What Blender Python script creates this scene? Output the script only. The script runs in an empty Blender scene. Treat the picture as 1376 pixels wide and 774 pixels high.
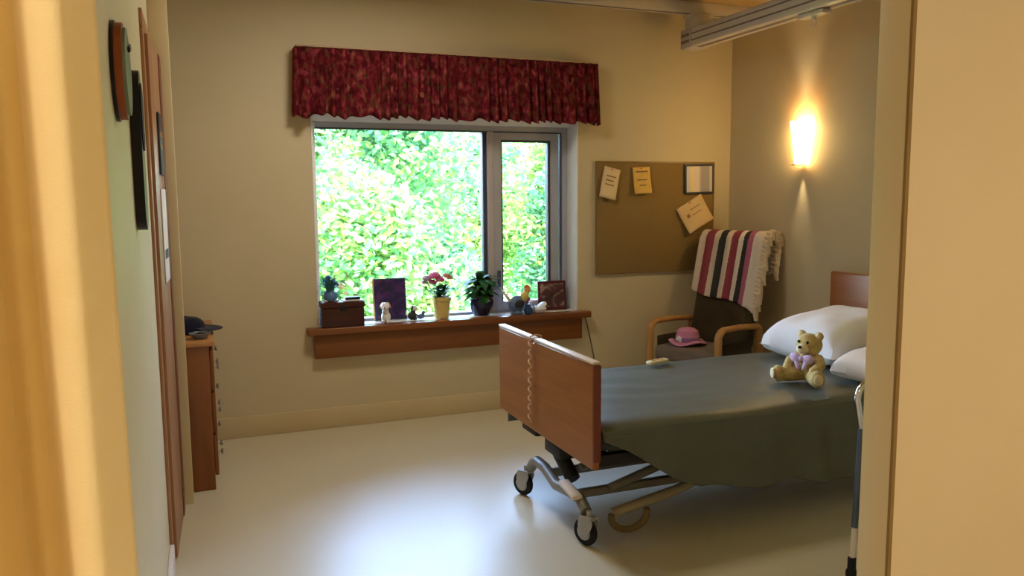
import bpy, bmesh, math, random
from mathutils import Vector, Matrix, Euler, noise
random.seed(7)
PI = math.pi
SC = bpy.context.scene
COL = SC.collection

# ------------------------------------------------------------------ materials
def lin(c):
    return tuple(((v/255)/12.92 if v/255 <= .04045 else ((v/255+.055)/1.055)**2.4) for v in c)

class Mat:
    def __init__(self, name):
        self.m = bpy.data.materials.new(name); self.m.use_nodes = True
        self.t = self.m.node_tree; self.n = self.t.nodes; self.l = self.t.links
        self.b = self.n['Principled BSDF']
    def node(self, t, **kw):
        n = self.n.new(t)
        for k, v in kw.items():
            if k in n.inputs: n.inputs[k].default_value = v
            else: setattr(n, k, v)
        return n
    def link(self, a, b): self.l.new(a, b)

def coords(M, scale=(1,1,1), rot=(0,0,0)):
    tc = M.node('ShaderNodeTexCoord'); mp = M.node('ShaderNodeMapping')
    mp.inputs['Scale'].default_value = scale; mp.inputs['Rotation'].default_value = rot
    M.link(tc.outputs['Object'], mp.inputs['Vector']); return mp.outputs['Vector']

def ramp(M, fac, stops, interp='LINEAR'):
    r = M.node('ShaderNodeValToRGB'); e = r.color_ramp.elements; r.color_ramp.interpolation = interp
    while len(e) < len(stops): e.new(0.5)
    for i, (p, c) in enumerate(stops):
        e[i].position = p; e[i].color = (*lin(c), 1)
    M.link(fac, r.inputs['Fac']); return r.outputs['Color']

def bump(M, fac, strength=.1, dist=.01):
    b = M.node('ShaderNodeBump'); b.inputs['Strength'].default_value = strength; b.inputs['Distance'].default_value = dist
    M.link(fac, b.inputs['Height']); M.link(b.outputs['Normal'], M.b.inputs['Normal'])

def mottled(name, c1, c2, scale=6, rough=.7, bmp=.05, bscale=120, spec=.3, metal=0, detail=3, stretch=(1,1,1), sheen=0):
    M = Mat(name); v = coords(M, stretch)
    nz = M.node('ShaderNodeTexNoise', Scale=scale, Detail=detail); M.link(v, nz.inputs['Vector'])
    M.link(ramp(M, nz.outputs['Fac'], [(.3, c1), (.7, c2)]), M.b.inputs['Base Color'])
    M.b.inputs['Roughness'].default_value = rough; M.b.inputs['Metallic'].default_value = metal
    M.b.inputs['Specular IOR Level'].default_value = spec
    if sheen: M.b.inputs['Sheen Weight'].default_value = sheen
    if bmp:
        n2 = M.node('ShaderNodeTexNoise', Scale=bscale, Detail=2); M.link(v, n2.inputs['Vector'])
        bump(M, n2.outputs['Fac'], bmp, .004)
    return M.m

def wood(name, c1, c2, axis='z', rough=.35, spec=.4, scale=1.0):
    M = Mat(name)
    s = {'x': (.6, 9, 9), 'y': (9, .6, 9), 'z': (9, 9, .6)}[axis]
    v = coords(M, tuple(a*scale for a in s))
    nz = M.node('ShaderNodeTexNoise', Scale=3.0, Detail=6, Distortion=.6); M.link(v, nz.inputs['Vector'])
    M.link(ramp(M, nz.outputs['Fac'], [(.25, c1), (.75, c2)]), M.b.inputs['Base Color'])
    M.b.inputs['Roughness'].default_value = rough; M.b.inputs['Specular IOR Level'].default_value = spec
    return M.m

def metal(name, c, rough=.3):
    return mottled(name, c, tuple(min(255, int(a*1.06)) for a in c), 12, rough, 0, metal=1.0)

def fabric(name, c1, c2, scale=350, rough=.9, mott=8, bmp=.25):
    return mottled(name, c1, c2, mott, rough, bmp, scale, spec=.15, sheen=.15)

M_wall = mottled('wall_paint', (206, 192, 160), (210, 196, 165), 2.2, .55, .06, 160)
M_panel = mottled('partition_paint', (208, 186, 143), (211, 190, 148), 2, .5, .05, 160)
M_ceil = mottled('ceiling_paint', (196, 172, 126), (200, 177, 132), 2, .8, .08, 90)
M_base = mottled('baseboard_paint', (206, 188, 150), (211, 194, 158), 3, .45, .02, 80)
M_white = mottled('white_paint', (238, 238, 240), (243, 243, 243), 3, .4, .02, 80)
M_leftbase = mottled('vinyl_baseboard', (222, 208, 196), (228, 215, 204), 3, .4, .02, 80)
M_pinwall = M_wall
M_bed_wood = wood('bed_wood', (142, 86, 40), (164, 104, 54), 'y', .35)
M_sill_wood = wood('sill_wood', (116, 66, 28), (140, 84, 40), 'x', .3)
M_dresser = wood('dresser_wood', (116, 66, 28), (138, 82, 38), 'z', .4)
M_dresser_top = wood('dresser_top_wood', (168, 116, 68), (186, 134, 84), 'y', .35)
M_door = wood('door_wood', (150, 106, 74), (172, 126, 92), 'z', .4)
M_door_red = wood('door_lipping_wood', (104, 48, 34), (122, 60, 44), 'z', .4)
M_chair_wood = wood('bent_beech', (176, 128, 72), (200, 152, 92), 'z', .35)
M_frame_grey = mottled('window_frame_grey', (176, 176, 186), (186, 186, 196), 4, .4, .01, 80)
M_frame_dark = mottled('window_gasket', (70, 74, 92), (82, 86, 104), 4, .5, 0)
M_frame_lilac = mottled('window_mullion', (190, 180, 186), (200, 190, 196), 4, .4, 0)
M_steel = metal('steel', (190, 190, 188), .35)
M_chrome = metal('chrome', (220, 220, 222), .15)
M_bedgrey = mottled('bed_frame_enamel', (120, 116, 104), (134, 130, 118), 5, .4, .01, 60, spec=.5)
M_beddark = mottled('bed_mechanism_black', (28, 28, 30), (38, 38, 38), 5, .5, .01, 60)
M_rubber = mottled('black_rubber', (22, 22, 24), (30, 30, 32), 6, .7, .02, 80)
M_castergrey = mottled('caster_grey', (164, 168, 172), (182, 186, 188), 6, .4, .01, 80)
M_edge = mottled('pale_edging', (222, 208, 196), (230, 218, 208), 6, .4, 0)
M_cord = mottled('tan_cord', (190, 150, 116), (206, 166, 130), 6, .5, 0)
M_darkcord = mottled('dark_cord', (92, 82, 62), (102, 92, 70), 6, .6, 0)
M_cover = mottled('bed_cover_olive', (82, 86, 75), (90, 94, 83), 8, .42, .2, 260, spec=.65)
M_mattress = fabric('mattress_blue_grey', (70, 74, 78), (80, 84, 88))
M_pillow = fabric('pillow_white', (236, 232, 236), (242, 240, 242), 200)
M_pillow2 = fabric('pillow_cream', (232, 214, 200), (238, 222, 208), 200)
M_bear = fabric('bear_plush', (176, 150, 92), (206, 182, 122), 150, mott=40, bmp=.8)
M_bear_lt = fabric('bear_muzzle_plush', (222, 204, 160), (232, 216, 176), 150, bmp=.8)
M_bow = fabric('lilac_ribbon', (196, 168, 208), (212, 186, 222))
M_black = mottled('black_gloss', (14, 14, 17), (20, 20, 24), 6, .3, 0)
M_chair_fab = fabric('chair_olive_fabric', (62, 52, 34), (74, 62, 42), 300)
M_chair_seat = fabric('seat_grey_fabric', (112, 100, 92), (124, 112, 104), 300)
M_rail = mottled('track_white_enamel', (206, 198, 192), (212, 205, 200), 5, .4, .01, 60)
M_raildk = mottled('track_slot', (120, 112, 112), (128, 120, 120), 5, .5, 0)
M_cork = mottled('cork', (138, 112, 66), (152, 124, 76), 120, .9, .3, 200)
M_corkedge = wood('board_edge', (132, 104, 60), (146, 116, 70), 'x')
M_potblue = mottled('glazed_navy', (20, 26, 62), (30, 38, 80), 8, .15, .01, 60, spec=.6)
M_potyel = mottled('glazed_yellow', (214, 190, 112), (226, 204, 130), 8, .3, .01, 60)
M_soil = mottled('soil', (40, 30, 22), (58, 44, 32), 60, .95, .5, 200)
M_leafdk = mottled('dark_leaf', (28, 74, 34), (52, 104, 50), 14, .45, .05, 90)
M_leafmd = mottled('mid_leaf', (46, 96, 52), (80, 132, 74), 14, .45, .05, 90)
M_pink = mottled('pink_petal', (226, 108, 178), (240, 150, 200), 20, .6, 0)
M_paleflower = mottled('pale_petal', (206, 186, 206), (224, 204, 212), 20, .6, 0)
M_peach = mottled('peach_petal', (226, 160, 142), (236, 180, 160), 20, .6, 0)
M_boxred = wood('dark_red_wood', (58, 24, 18), (76, 34, 26), 'x', .35)
M_teal = mottled('teal_cloth', (60, 120, 128), (88, 146, 150), 20, .7, .1, 90)
M_blue = mottled('blue_glaze', (78, 116, 170), (104, 140, 190), 10, .4, 0)
M_bluegrey = mottled('blue_grey_glaze', (92, 116, 150), (120, 140, 168), 10, .4, 0)
M_china = mottled('white_china', (232, 232, 236), (240, 240, 242), 8, .25, 0)
M_yel = mottled('yellow_glaze', (220, 196, 92), (232, 208, 112), 8, .4, 0)
M_red = mottled('coral_glaze', (216, 92, 76), (228, 112, 90), 8, .4, 0)
M_orange = mottled('orange_glaze', (222, 148, 96), (232, 164, 112), 8, .4, 0)
M_maroon = mottled('maroon_glaze', (120, 34, 60), (138, 46, 72), 8, .4, 0)
M_green = mottled('teal_green_glaze', (70, 122, 112), (90, 140, 128), 8, .4, 0)
M_darkgrey = mottled('dark_grey', (52, 54, 60), (64, 66, 72), 8, .5, 0)
M_navy = fabric('navy_cloth', (20, 22, 40), (28, 30, 52))
M_dish = mottled('grey_blue_dish', (96, 108, 122), (120, 130, 142), 8, .3, 0)
M_paper = mottled('cream_paper', (226, 204, 164), (232, 212, 174), 6, .8, .02, 60)
M_papertan = mottled('tan_card', (222, 192, 144), (228, 200, 154), 6, .8, .02, 60)
M_papergold = mottled('gold_card', (226, 186, 96), (236, 198, 112), 30, .7, .02, 60)
M_paperwhite = mottled('white_paper', (228, 226, 226), (234, 232, 232), 6, .8, 0)
M_ink = mottled('faded_ink', (150, 118, 84), (164, 130, 94), 10, .8, 0)
M_clockgreen = mottled('grey_green_face', (112, 124, 104), (124, 136, 116), 6, .5, 0)
M_clockrim = wood('plaque_rim', (128, 62, 24), (150, 78, 34), 'z', .4)
M_hat = fabric('pink_hat', (206, 132, 172), (220, 156, 190), 200)
M_hatband = fabric('purple_hat_band', (142, 100, 150), (158, 116, 166), 200)
M_trunk = mottled('bark', (96, 78, 58), (124, 102, 78), 14, .9, .5, 40)
M_frameblk = mottled('frame_blue_black', (58, 62, 74), (70, 74, 88), 8, .4, 0)
M_cream = mottled('cream_plastic', (224, 208, 160), (232, 216, 170), 8, .4, 0)
M_ground = mottled('lawn', (70, 120, 50), (110, 160, 80), 3, .9, .3, 40)
M_shell = mottled('lamp_housing', (230, 220, 200), (236, 226, 208), 4, .4, 0)

def floor_mat():
    M = Mat('vinyl_floor'); v = coords(M)
    n1 = M.node('ShaderNodeTexNoise', Scale=240, Detail=2); M.link(v, n1.inputs['Vector'])
    M.link(ramp(M, n1.outputs['Fac'], [(.3, (202, 192, 166)), (.7, (214, 205, 182))]), M.b.inputs['Base Color'])
    n2 = M.node('ShaderNodeTexNoise', Scale=5, Detail=3); M.link(v, n2.inputs['Vector'])
    mr = M.node('ShaderNodeMapRange'); mr.inputs['To Min'].default_value = .30; mr.inputs['To Max'].default_value = .38
    M.link(n2.outputs['Fac'], mr.inputs['Value']); M.link(mr.outputs['Result'], M.b.inputs['Roughness'])
    M.b.inputs['Specular IOR Level'].default_value = .5
    return M.m
M_floor = floor_mat()

def valance_mat():
    M = Mat('valance_floral'); v = coords(M, (1, 1, .7))
    vo = M.node('ShaderNodeTexVoronoi', Scale=46); M.link(v, vo.inputs['Vector'])
    nz = M.node('ShaderNodeTexNoise', Scale=26, Detail=3); M.link(v, nz.inputs['Vector'])
    c1 = ramp(M, nz.outputs['Fac'], [(.36, (66, 14, 22)), (.5, (104, 26, 36)), (.62, (142, 52, 58)), (.74, (176, 104, 94))])
    c2 = ramp(M, vo.outputs['Color'], [(.0, (76, 16, 26)), (.42, (112, 28, 38)), (.62, (98, 74, 44)), (.78, (160, 70, 80)), (.92, (190, 128, 96))], 'CONSTANT')
    mx = M.node('ShaderNodeMix', data_type='RGBA'); mx.inputs['Factor'].default_value = .4
    M.link(c1, mx.inputs['A']); M.link(c2, mx.inputs['B']); M.link(mx.outputs['Result'], M.b.inputs['Base Color'])
    M.b.inputs['Roughness'].default_value = .9; M.b.inputs['Specular IOR Level'].default_value = .1
    return M.m
M_valance = valance_mat()

def curtain_mat():
    M = Mat('golden_curtain_cloth'); v = coords(M)
    nz = M.node('ShaderNodeTexNoise', Scale=5, Detail=4, Distortion=.8); M.link(v, nz.inputs['Vector'])
    M.link(ramp(M, nz.outputs['Fac'], [(.3, (230, 204, 146)), (.7, (238, 214, 160))]), M.b.inputs['Base Color'])
    n2 = M.node('ShaderNodeTexNoise', Scale=500, Detail=2); M.link(v, n2.inputs['Vector']); bump(M, n2.outputs['Fac'], .2, .002)
    M.b.inputs['Roughness'].default_value = .85; M.b.inputs['Specular IOR Level'].default_value = .15
    return M.m
M_curtain = curtain_mat()

def stripes_mat():
    M = Mat('crochet_stripes')
    uv = M.node('ShaderNodeUVMap'); sp = M.node('ShaderNodeSeparateXYZ'); M.link(uv.outputs['UV'], sp.inputs['Vector'])
    nz = M.node('ShaderNodeTexNoise', Scale=60, Detail=2)
    ma = M.node('ShaderNodeMath', operation='MULTIPLY_ADD'); ma.inputs[1].default_value = .02
    M.link(nz.outputs['Fac'], ma.inputs[0]); M.link(sp.outputs['X'], ma.inputs[2])
    CR, MV, DK, PK, WH = (222, 206, 190), (150, 72, 84), (62, 62, 62), (178, 104, 134), (228, 218, 210)
    c = ramp(M, ma.outputs[0], [(0, CR), (.105, MV), (.235, CR), (.33, DK), (.43, CR), (.52, MV), (.64, WH), (.70, DK), (.775, PK), (.85, WH)], 'CONSTANT')
    M.link(c, M.b.inputs['Base Color']); M.b.inputs['Roughness'].default_value = .95; M.b.inputs['Specular IOR Level'].default_value = .1
    wv = M.node('ShaderNodeTexNoise', Scale=130, Detail=2); tc = coords(M); M.link(tc, wv.inputs['Vector']); bump(M, wv.outputs['Fac'], .8, .008)
    return M.m
M_stripes = stripes_mat()
M_fringe = fabric('cream_yarn', (216, 196, 170), (230, 212, 190), 160, bmp=.8)

def art_mat(name, stops, scale=9):
    M = Mat(name); v = coords(M)
    nz = M.node('ShaderNodeTexNoise', Scale=scale, Detail=3, Distortion=1.0); M.link(v, nz.inputs['Vector'])
    M.link(ramp(M, nz.outputs['Fac'], stops), M.b.inputs['Base Color']); M.b.inputs['Roughness'].default_value = .3
    return M.m
M_artpurple = art_mat('purple_print', [(.3, (24, 20, 52)), (.5, (44, 30, 84)), (.6, (92, 46, 112)), (.72, (30, 26, 66))], 12)
M_artdark = art_mat('dark_print', [(.3, (46, 18, 26)), (.52, (84, 40, 48)), (.62, (168, 140, 120)), (.75, (70, 30, 40))], 12)

def frame_sheet_mat():
    M = Mat('framed_sheet'); v = coords(M)
    sp = M.node('ShaderNodeSeparateXYZ'); M.link(v, sp.inputs['Vector'])
    mr = M.node('ShaderNodeMapRange'); mr.inputs['From Min'].default_value = -.115; mr.inputs['From Max'].default_value = .115
    M.link(sp.outputs['X'], mr.inputs['Value'])
    M.link(ramp(M, mr.outputs['Result'], [(0, (206, 206, 222)), (.16, (240, 210, 130)), (.26, (232, 216, 206)), (.5, (208, 184, 184)), (.56, (170, 164, 160)), (.86, (176, 168, 164)), (.9, (214, 206, 208))], 'CONSTANT'), M.b.inputs['Base Color'])
    M.b.inputs['Roughness'].default_value = .3
    return M.m
M_sheet = frame_sheet_mat()

def leaf_mat(name, cols):
    M = Mat(name)
    g = M.node('ShaderNodeNewGeometry')
    c = ramp(M, g.outputs['Random Per Island'], [(i/(len(cols)-1), k) for i, k in enumerate(cols)])
    M.link(c, M.b.inputs['Base Color']); M.b.inputs['Roughness'].default_value = .6
    tr = M.node('ShaderNodeBsdfTranslucent'); M.link(c, tr.inputs['Color'])
    mx = M.node('ShaderNodeMixShader'); mx.inputs['Fac'].default_value = .5
    M.link(M.b.outputs['BSDF'], mx.inputs[1]); M.link(tr.outputs['BSDF'], mx.inputs[2])
    M.link(mx.outputs['Shader'], M.n['Material Output'].inputs['Surface'])
    return M.m
M_tree1 = leaf_mat('spring_leaves', [(66, 128, 82), (82, 146, 88), (104, 160, 94), (138, 170, 86), (82, 142, 104)])
M_tree2 = leaf_mat('yellow_green_leaves', [(96, 148, 82), (116, 158, 82), (146, 166, 80), (100, 152, 94)])
M_tree3 = leaf_mat('cool_green_leaves', [(58, 112, 84), (72, 130, 98), (88, 144, 108), (102, 154, 106)])

M_pink = leaf_mat('pink_petal', [(228, 112, 182), (242, 150, 204)])
M_paleflower = leaf_mat('pale_petal', [(206, 186, 214), (226, 204, 216)])
M_peach = leaf_mat('peach_petal', [(230, 158, 142), (240, 182, 164)])
M_blueflower = leaf_mat('blue_petal', [(84, 128, 196), (120, 160, 214)])

def glass_mat():
    M = Mat('window_glass'); M.n.remove(M.b)
    tr = M.node('ShaderNodeBsdfTransparent'); gl = M.node('ShaderNodeBsdfGlossy'); gl.inputs['Roughness'].default_value = .02
    fr = M.node('ShaderNodeFresnel', IOR=1.45); mx = M.node('ShaderNodeMixShader')
    M.link(fr.outputs['Fac'], mx.inputs['Fac']); M.link(tr.outputs['BSDF'], mx.inputs[1]); M.link(gl.outputs['BSDF'], mx.inputs[2])
    M.link(mx.outputs['Shader'], M.n['Material Output'].inputs['Surface']); return M.m
M_glass = glass_mat()

def emit(name, c, s):
    M = Mat(name); M.b.inputs['Base Color'].default_value = (*lin(c), 1)
    M.b.inputs['Emission Color'].default_value = (*lin(c), 1); M.b.inputs['Emission Strength'].default_value = s
    return M.m
M_shade = emit('lit_frosted_glass', (255, 214, 140), 28.0)
M_diffuser = emit('lit_diffuser', (255, 236, 200), 2.0)

# ------------------------------------------------------------------ mesh builder
class MB:
    def __init__(self): self.bm = bmesh.new()
    def _tf(self, vs, loc=(0,0,0), rot=(0,0,0), scale=(1,1,1)):
        m = Matrix.Translation(loc) @ Euler(rot).to_matrix().to_4x4() @ Matrix.Diagonal((*scale, 1))
        bmesh.ops.transform(self.bm, matrix=m, verts=vs)
    def box(self, lo, hi, bev=0, seg=2):
        lo, hi = Vector(lo), Vector(hi)
        r = bmesh.ops.create_cube(self.bm, size=1); vs = r['verts']
        d = hi-lo; self._tf(vs, (lo+hi)/2, (0,0,0), d)
        if bev:
            es = list({e for v in vs for e in v.link_edges})
            bmesh.ops.bevel(self.bm, geom=es, offset=min(bev, min(d)*.45), segments=seg, affect='EDGES', profile=.5)
        return self
    def rbox(self, size, loc, rot, bev=0, seg=2):
        r = bmesh.ops.create_cube(self.bm, size=1); vs = r['verts']
        self._tf(vs, (0,0,0), (0,0,0), size)
        if bev:
            es = list({e for v in vs for e in v.link_edges})
            rr = bmesh.ops.bevel(self.bm, geom=es, offset=min(bev, min(size)*.45), segments=seg, affect='EDGES', profile=.5)
            vs = list({v for f in rr['faces'] for v in f.verts} | {v for v in vs if v.is_valid})
        self._tf(vs, loc, rot); return self
    def ball(self, c, r, rot=(0,0,0), u=20, v=12):
        if not hasattr(r, '__len__'): r = (r, r, r)
        q = bmesh.ops.create_uvsphere(self.bm, u_segments=u, v_segments=v, radius=1)
        self._tf(q['verts'], c, rot, r); return self
    def tube(self, pts, r, seg=12, cap=True, closed=False):
        pts = [Vector(p) for p in pts]; n = len(pts)
        rs = r if hasattr(r, '__len__') else [r]*n
        rings = []; up = None
        for i, p in enumerate(pts):
            if closed: t = pts[(i+1) % n]-pts[i-1]
            else: t = pts[min(i+1, n-1)]-pts[max(i-1, 0)]
            t.normalize()
            if up is None:
                up = Vector((0,0,1)) if abs(t.z) < .9 else Vector((1,0,0))
            a = (up-t*up.dot(t)); a.normalize(); up = a; b = t.cross(a)
            rings.append([self.bm.verts.new(p+(a*math.cos(2*PI*k/seg)+b*math.sin(2*PI*k/seg))*rs[i]) for k in range(seg)])
        for i in range(n if closed else n-1):
            A, B = rings[i], rings[(i+1) % n]
            for k in range(seg):
                self.bm.faces.new((A[k], A[(k+1) % seg], B[(k+1) % seg], B[k]))
        if cap and not closed:
            self.bm.faces.new(rings[0][::-1]); self.bm.faces.new(rings[-1])
        return self
    def lathe(self, prof, c=(0,0,0), seg=28, rot=(0,0,0)):
        vs = []; rings = []
        for r, z in prof:
            ring = [self.bm.verts.new((max(r, 1e-5)*math.cos(2*PI*k/seg), max(r, 1e-5)*math.sin(2*PI*k/seg), z)) for k in range(seg)]
            rings.append(ring); vs += ring
        for A, B in zip(rings, rings[1:]):
            for k in range(seg): self.bm.faces.new((A[k], A[(k+1) % seg], B[(k+1) % seg], B[k]))
        self.bm.faces.new(rings[0][::-1]); self.bm.faces.new(rings[-1])
        self._tf(vs, c, rot); return self
    def prism(self, outline, d, m=None):
        a = [self.bm.verts.new((x, y, 0)) for x, y in outline]; b = [self.bm.verts.new((x, y, d)) for x, y in outline]
        n = len(a)
        self.bm.faces.new(a[::-1]); self.bm.faces.new(b)
        for i in range(n): self.bm.faces.new((a[i], a[(i+1) % n], b[(i+1) % n], b[i]))
        if m is not None: bmesh.ops.transform(self.bm, matrix=m, verts=a+b)
        return self
    def grid(self, f, nu, nv, uv=False):
        vs = [[self.bm.verts.new(f(i/nu, j/nv)) for j in range(nv+1)] for i in range(nu+1)]
        lay = self.bm.loops.layers.uv.verify() if uv else None
        for i in range(nu):
            for j in range(nv):
                fc = self.bm.faces.new((vs[i][j], vs[i+1][j], vs[i+1][j+1], vs[i][j+1]))
                if uv:
                    for lp, (a, b) in zip(fc.loops, ((i, j), (i+1, j), (i+1, j+1), (i, j+1))): lp[lay].uv = (a/nu, b/nv)
        return self
    def quad(self, c, ax, ay):
        c, ax, ay = Vector(c), Vector(ax), Vector(ay)
        self.bm.faces.new([self.bm.verts.new(c+ax*s+ay*t) for s, t in ((-1, 0), (0, -.6), (1, 0), (0, .6))]); return self
    def build(self, name, mat, parent=None, smooth=True, loc=None, mods=()):
        bmesh.ops.recalc_face_normals(self.bm, faces=self.bm.faces)
        me = bpy.data.meshes.new(name); self.bm.to_mesh(me); self.bm.free(); me.materials.append(mat)
        if smooth:
            me.polygons.foreach_set('use_smooth', [True]*len(me.polygons)); me.set_sharp_from_angle(angle=math.radians(38))
        o = bpy.data.objects.new(name, me); COL.objects.link(o)
        if parent: o.parent = parent
        if loc: o.location = loc
        for t, kw in mods:
            md = o.modifiers.new(t, t)
            for k, v in kw.items(): setattr(md, k, v)
        return o

def tag(o, label, cat, group=None, kind=None):
    o['label'] = label; o['category'] = cat
    if group: o['group'] = group
    if kind: o['kind'] = kind
    return o
def thing(name, label, cat, loc=(0,0,0), rz=0, group=None):
    o = bpy.data.objects.new(name, None); COL.objects.link(o); o.empty_display_size = .05
    o.location = loc; o.rotation_euler = (0, 0, rz); return tag(o, label, cat, group)
def struct(o, label=None, cat=None):
    o['kind'] = 'structure'
    if label: o['label'] = label
    if cat: o['category'] = cat
    return o
def arc(c, r, a0, a1, n, ax=Vector((1,0,0)), ay=Vector((0,0,1))):
    c = Vector(c)
    return [c+ax*r*math.cos(a0+(a1-a0)*i/n)+ay*r*math.sin(a0+(a1-a0)*i/n) for i in range(n+1)]

# ------------------------------------------------------------------ the setting
YB, XR, XL, ZC = 5.219, 3.88, -.172, 2.85
WX0, WX1, WZ0, WZ1 = .69, 2.565, .63, 2.09          # window opening
WT = .26
struct(MB().box((-2.2, -2.2, -.12), (XR+.2, YB+WT, 0)).build('floor', M_floor), 'cream speckled vinyl floor with a soft sheen', 'floor')
struct(MB().box((-2.2, -2.2, ZC), (XR+.2, YB+WT, ZC+.15)).build('ceiling', M_ceil), 'tan painted ceiling carrying white lift tracks', 'ceiling')
w = MB()
w.box((-.6, YB, 0), (WX0, YB+WT, ZC)); w.box((WX1, YB, 0), (XR+.2, YB+WT, ZC))
w.box((WX0, YB, 0), (WX1, YB+WT, WZ0)); w.box((WX0, YB, WZ1), (WX1, YB+WT, ZC))
struct(w.build('wall_far', M_wall, smooth=False), 'tan wall around the wide window', 'wall')
struct(MB().box((XR, -2.2, 0), (XR+.2, YB, ZC)).build('wall_right', M_wall), 'tan wall behind the bed headboard carrying the lit sconce', 'wall')
struct(MB().box((XL-.12, .95, 0), (XL, 4.2, ZC)).build('wall_left', M_wall), 'tan wall at the left with plaque and wooden door', 'wall')
struct(MB().box((-.72, 4.05, 0), (-.6, YB+WT, ZC)).build('wall_alcove', M_wall), 'tan alcove wall behind the dresser', 'wall')
struct(MB().box((-.6, 4.08, 0), (XL-.12, 4.2, ZC)).build('wall_alcove_return', M_wall), 'short tan wall return at the alcove', 'wall')
struct(MB().box((-2.2, .95, 0), (XL-.12, 1.07, ZC)).build('wall_hall', M_wall), 'tan hall wall behind the curtain', 'wall')
struct(MB().box((-2.32, -2.2, 0), (-2.2, 1.07, ZC)).build('wall_hall_left', M_wall), 'tan side wall of the hall', 'wall')
struct(MB().box((-2.32, -2.32, 0), (XR+.2, -2.2, ZC)).build('wall_hall_back', M_wall), 'tan wall closing the hall', 'wall')
# the near partition, its jamb strip, and a brown strip painting the groove shadow between
struct(MB().box((1.652, 1.5, 0), (XR, 1.592, ZC)).build('wall_partition', M_panel), 'broad beige partition wall close by at the right', 'wall')
tr = MB(); tr.box((1.640, 1.507, 0), (1.6515, 1.602, ZC), .002)
struct(tr.build('trim_1', M_panel), 'flat beige jamb strip on the end of the partition', 'trim')
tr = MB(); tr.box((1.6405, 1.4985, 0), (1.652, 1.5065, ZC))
struct(tr.build('trim_2', mottled('joint_shadow_strip', (128, 100, 52), (138, 108, 58), 4, .7, 0)), 'narrow brown strip painted as the shadow groove at the partition corner', 'trim')
struct(MB().box((XL+.0005, 4.14, 0), (XL+.085, 4.2, ZC), .004).build('trim_3', M_base), 'cream upright trim at the end of the left wall', 'trim')
# baseboards
b = MB(); b.box((-.6, YB-.014, 0), (XR, YB, .135), .004)
struct(b.build('baseboard_far', M_base), 'tall tan baseboard under the window wall', 'baseboard')
struct(MB().box((XR-.014, 1.6, 0), (XR, YB-.014, .135), .004).build('baseboard_right', M_base), 'tan baseboard behind the bed', 'baseboard')
struct(MB().box((XL, .95, 0), (XL+.018, 3.40, .11), .004).build('baseboard_left', M_leftbase), 'pale baseboard at the foot of the left wall', 'baseboard')

# window: deep white reveal, fixed light at left, casement at right
win = bpy.data.objects.new('window_1', None); COL.objects.link(win); win.location = ((WX0+WX1)/2, YB, WZ0)
struct(win, 'wide grey framed window with a large fixed pane and a casement', 'window')
GY = 5.40
ox, oy, oz = win.location
def wb(m, x0, x1, y0, y1, z0, z1, bev=.003): m.box((x0-ox, y0-oy, z0-oz), (x1-ox, y1-oy, z1-oz), bev)
m = MB()
wb(m, WX0, WX0+.012, YB-.004, YB+WT, WZ0, WZ1); wb(m, WX1-.012, WX1, YB-.004, YB+WT, WZ0, WZ1); wb(m, WX0+.012, WX1-.012, YB, YB+WT, WZ1-.012, WZ1)
wb(m, WX0+.012, WX1-.012, GY-.06, YB+WT, 2.006, WZ1-.0125); m.build('window_reveal', M_white, win)
m = MB()
wb(m, WX0+.012, WX0+.03, GY-.03, GY+.05, WZ0, 2.005); wb(m, WX1-.062, WX1-.012, GY-.03, GY+.05, WZ0, 2.005)
wb(m, WX0+.03, WX1-.062, GY-.03, GY+.05, 1.965, 2.005); wb(m, WX0+.03, WX1-.062, GY-.03, GY+.05, WZ0, WZ0+.06)
m.build('window_frame', M_frame_grey, win)
m = MB(); wb(m, WX0+.03, WX1-.062, GY-.034, GY-.03, 1.957, 1.969, .001); wb(m, WX1-.072, WX1-.062, GY-.036, GY, WZ0+.06, 1.955, .001)
m.build('gasket', M_frame_dark, win)
m = MB(); wb(m, WX0+.0125, WX0+.042, GY-.055, GY-.031, WZ0+.05, 2.0); m.build('left_stop', M_white, win)
m = MB(); wb(m, 1.925, 1.968, GY-.045, GY+.05, WZ0+.06, 1.965); m.build('mullion', M_frame_lilac, win)
m = MB(); wb(m, 1.895, 1.925, GY-.02, GY+.04, WZ0+.06, 1.965); m.build('glazing_bead', M_frame_dark, win)
m = MB()
wb(m, 1.97, 2.03, GY-.035, GY+.03, WZ0+.06, 1.96); wb(m, 2.415, 2.48, GY-.035, GY+.03, WZ0+.06, 1.96)
wb(m, 2.03, 2.415, GY-.035, GY+.03, 1.91, 1.96); wb(m, 2.03, 2.415, GY-.035, GY+.03, WZ0+.06, WZ0+.12)
sash = m.build('casement_sash', M_frame_grey, win)
m = MB()
for a in ((2.03, 2.04, WZ0+.12, 1.91), (2.395, 2.415, WZ0+.12, 1.91)): wb(m, a[0], a[1], GY-.03, GY+.02, a[2], a[3], .001)
wb(m, 2.04, 2.395, GY-.03, GY+.02, 1.895, 1.91, .001)
m.build('sash_gasket', M_frame_dark, sash)
m = MB(); wb(m, 1.99, 2.012, GY-.06, GY-.035, .86, .98, .005); m.build('latch', M_frame_dark, sash)
m = MB(); wb(m, WX0+.03, 1.895, GY+.005, GY+.011, WZ0+.06, 1.965, 0); m.build('pane', M_glass, win)
m = MB(); wb(m, 2.04, 2.395, GY+.005, GY+.011, WZ0+.12, 1.895, 0); m.build('pane', M_glass, sash)
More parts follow.
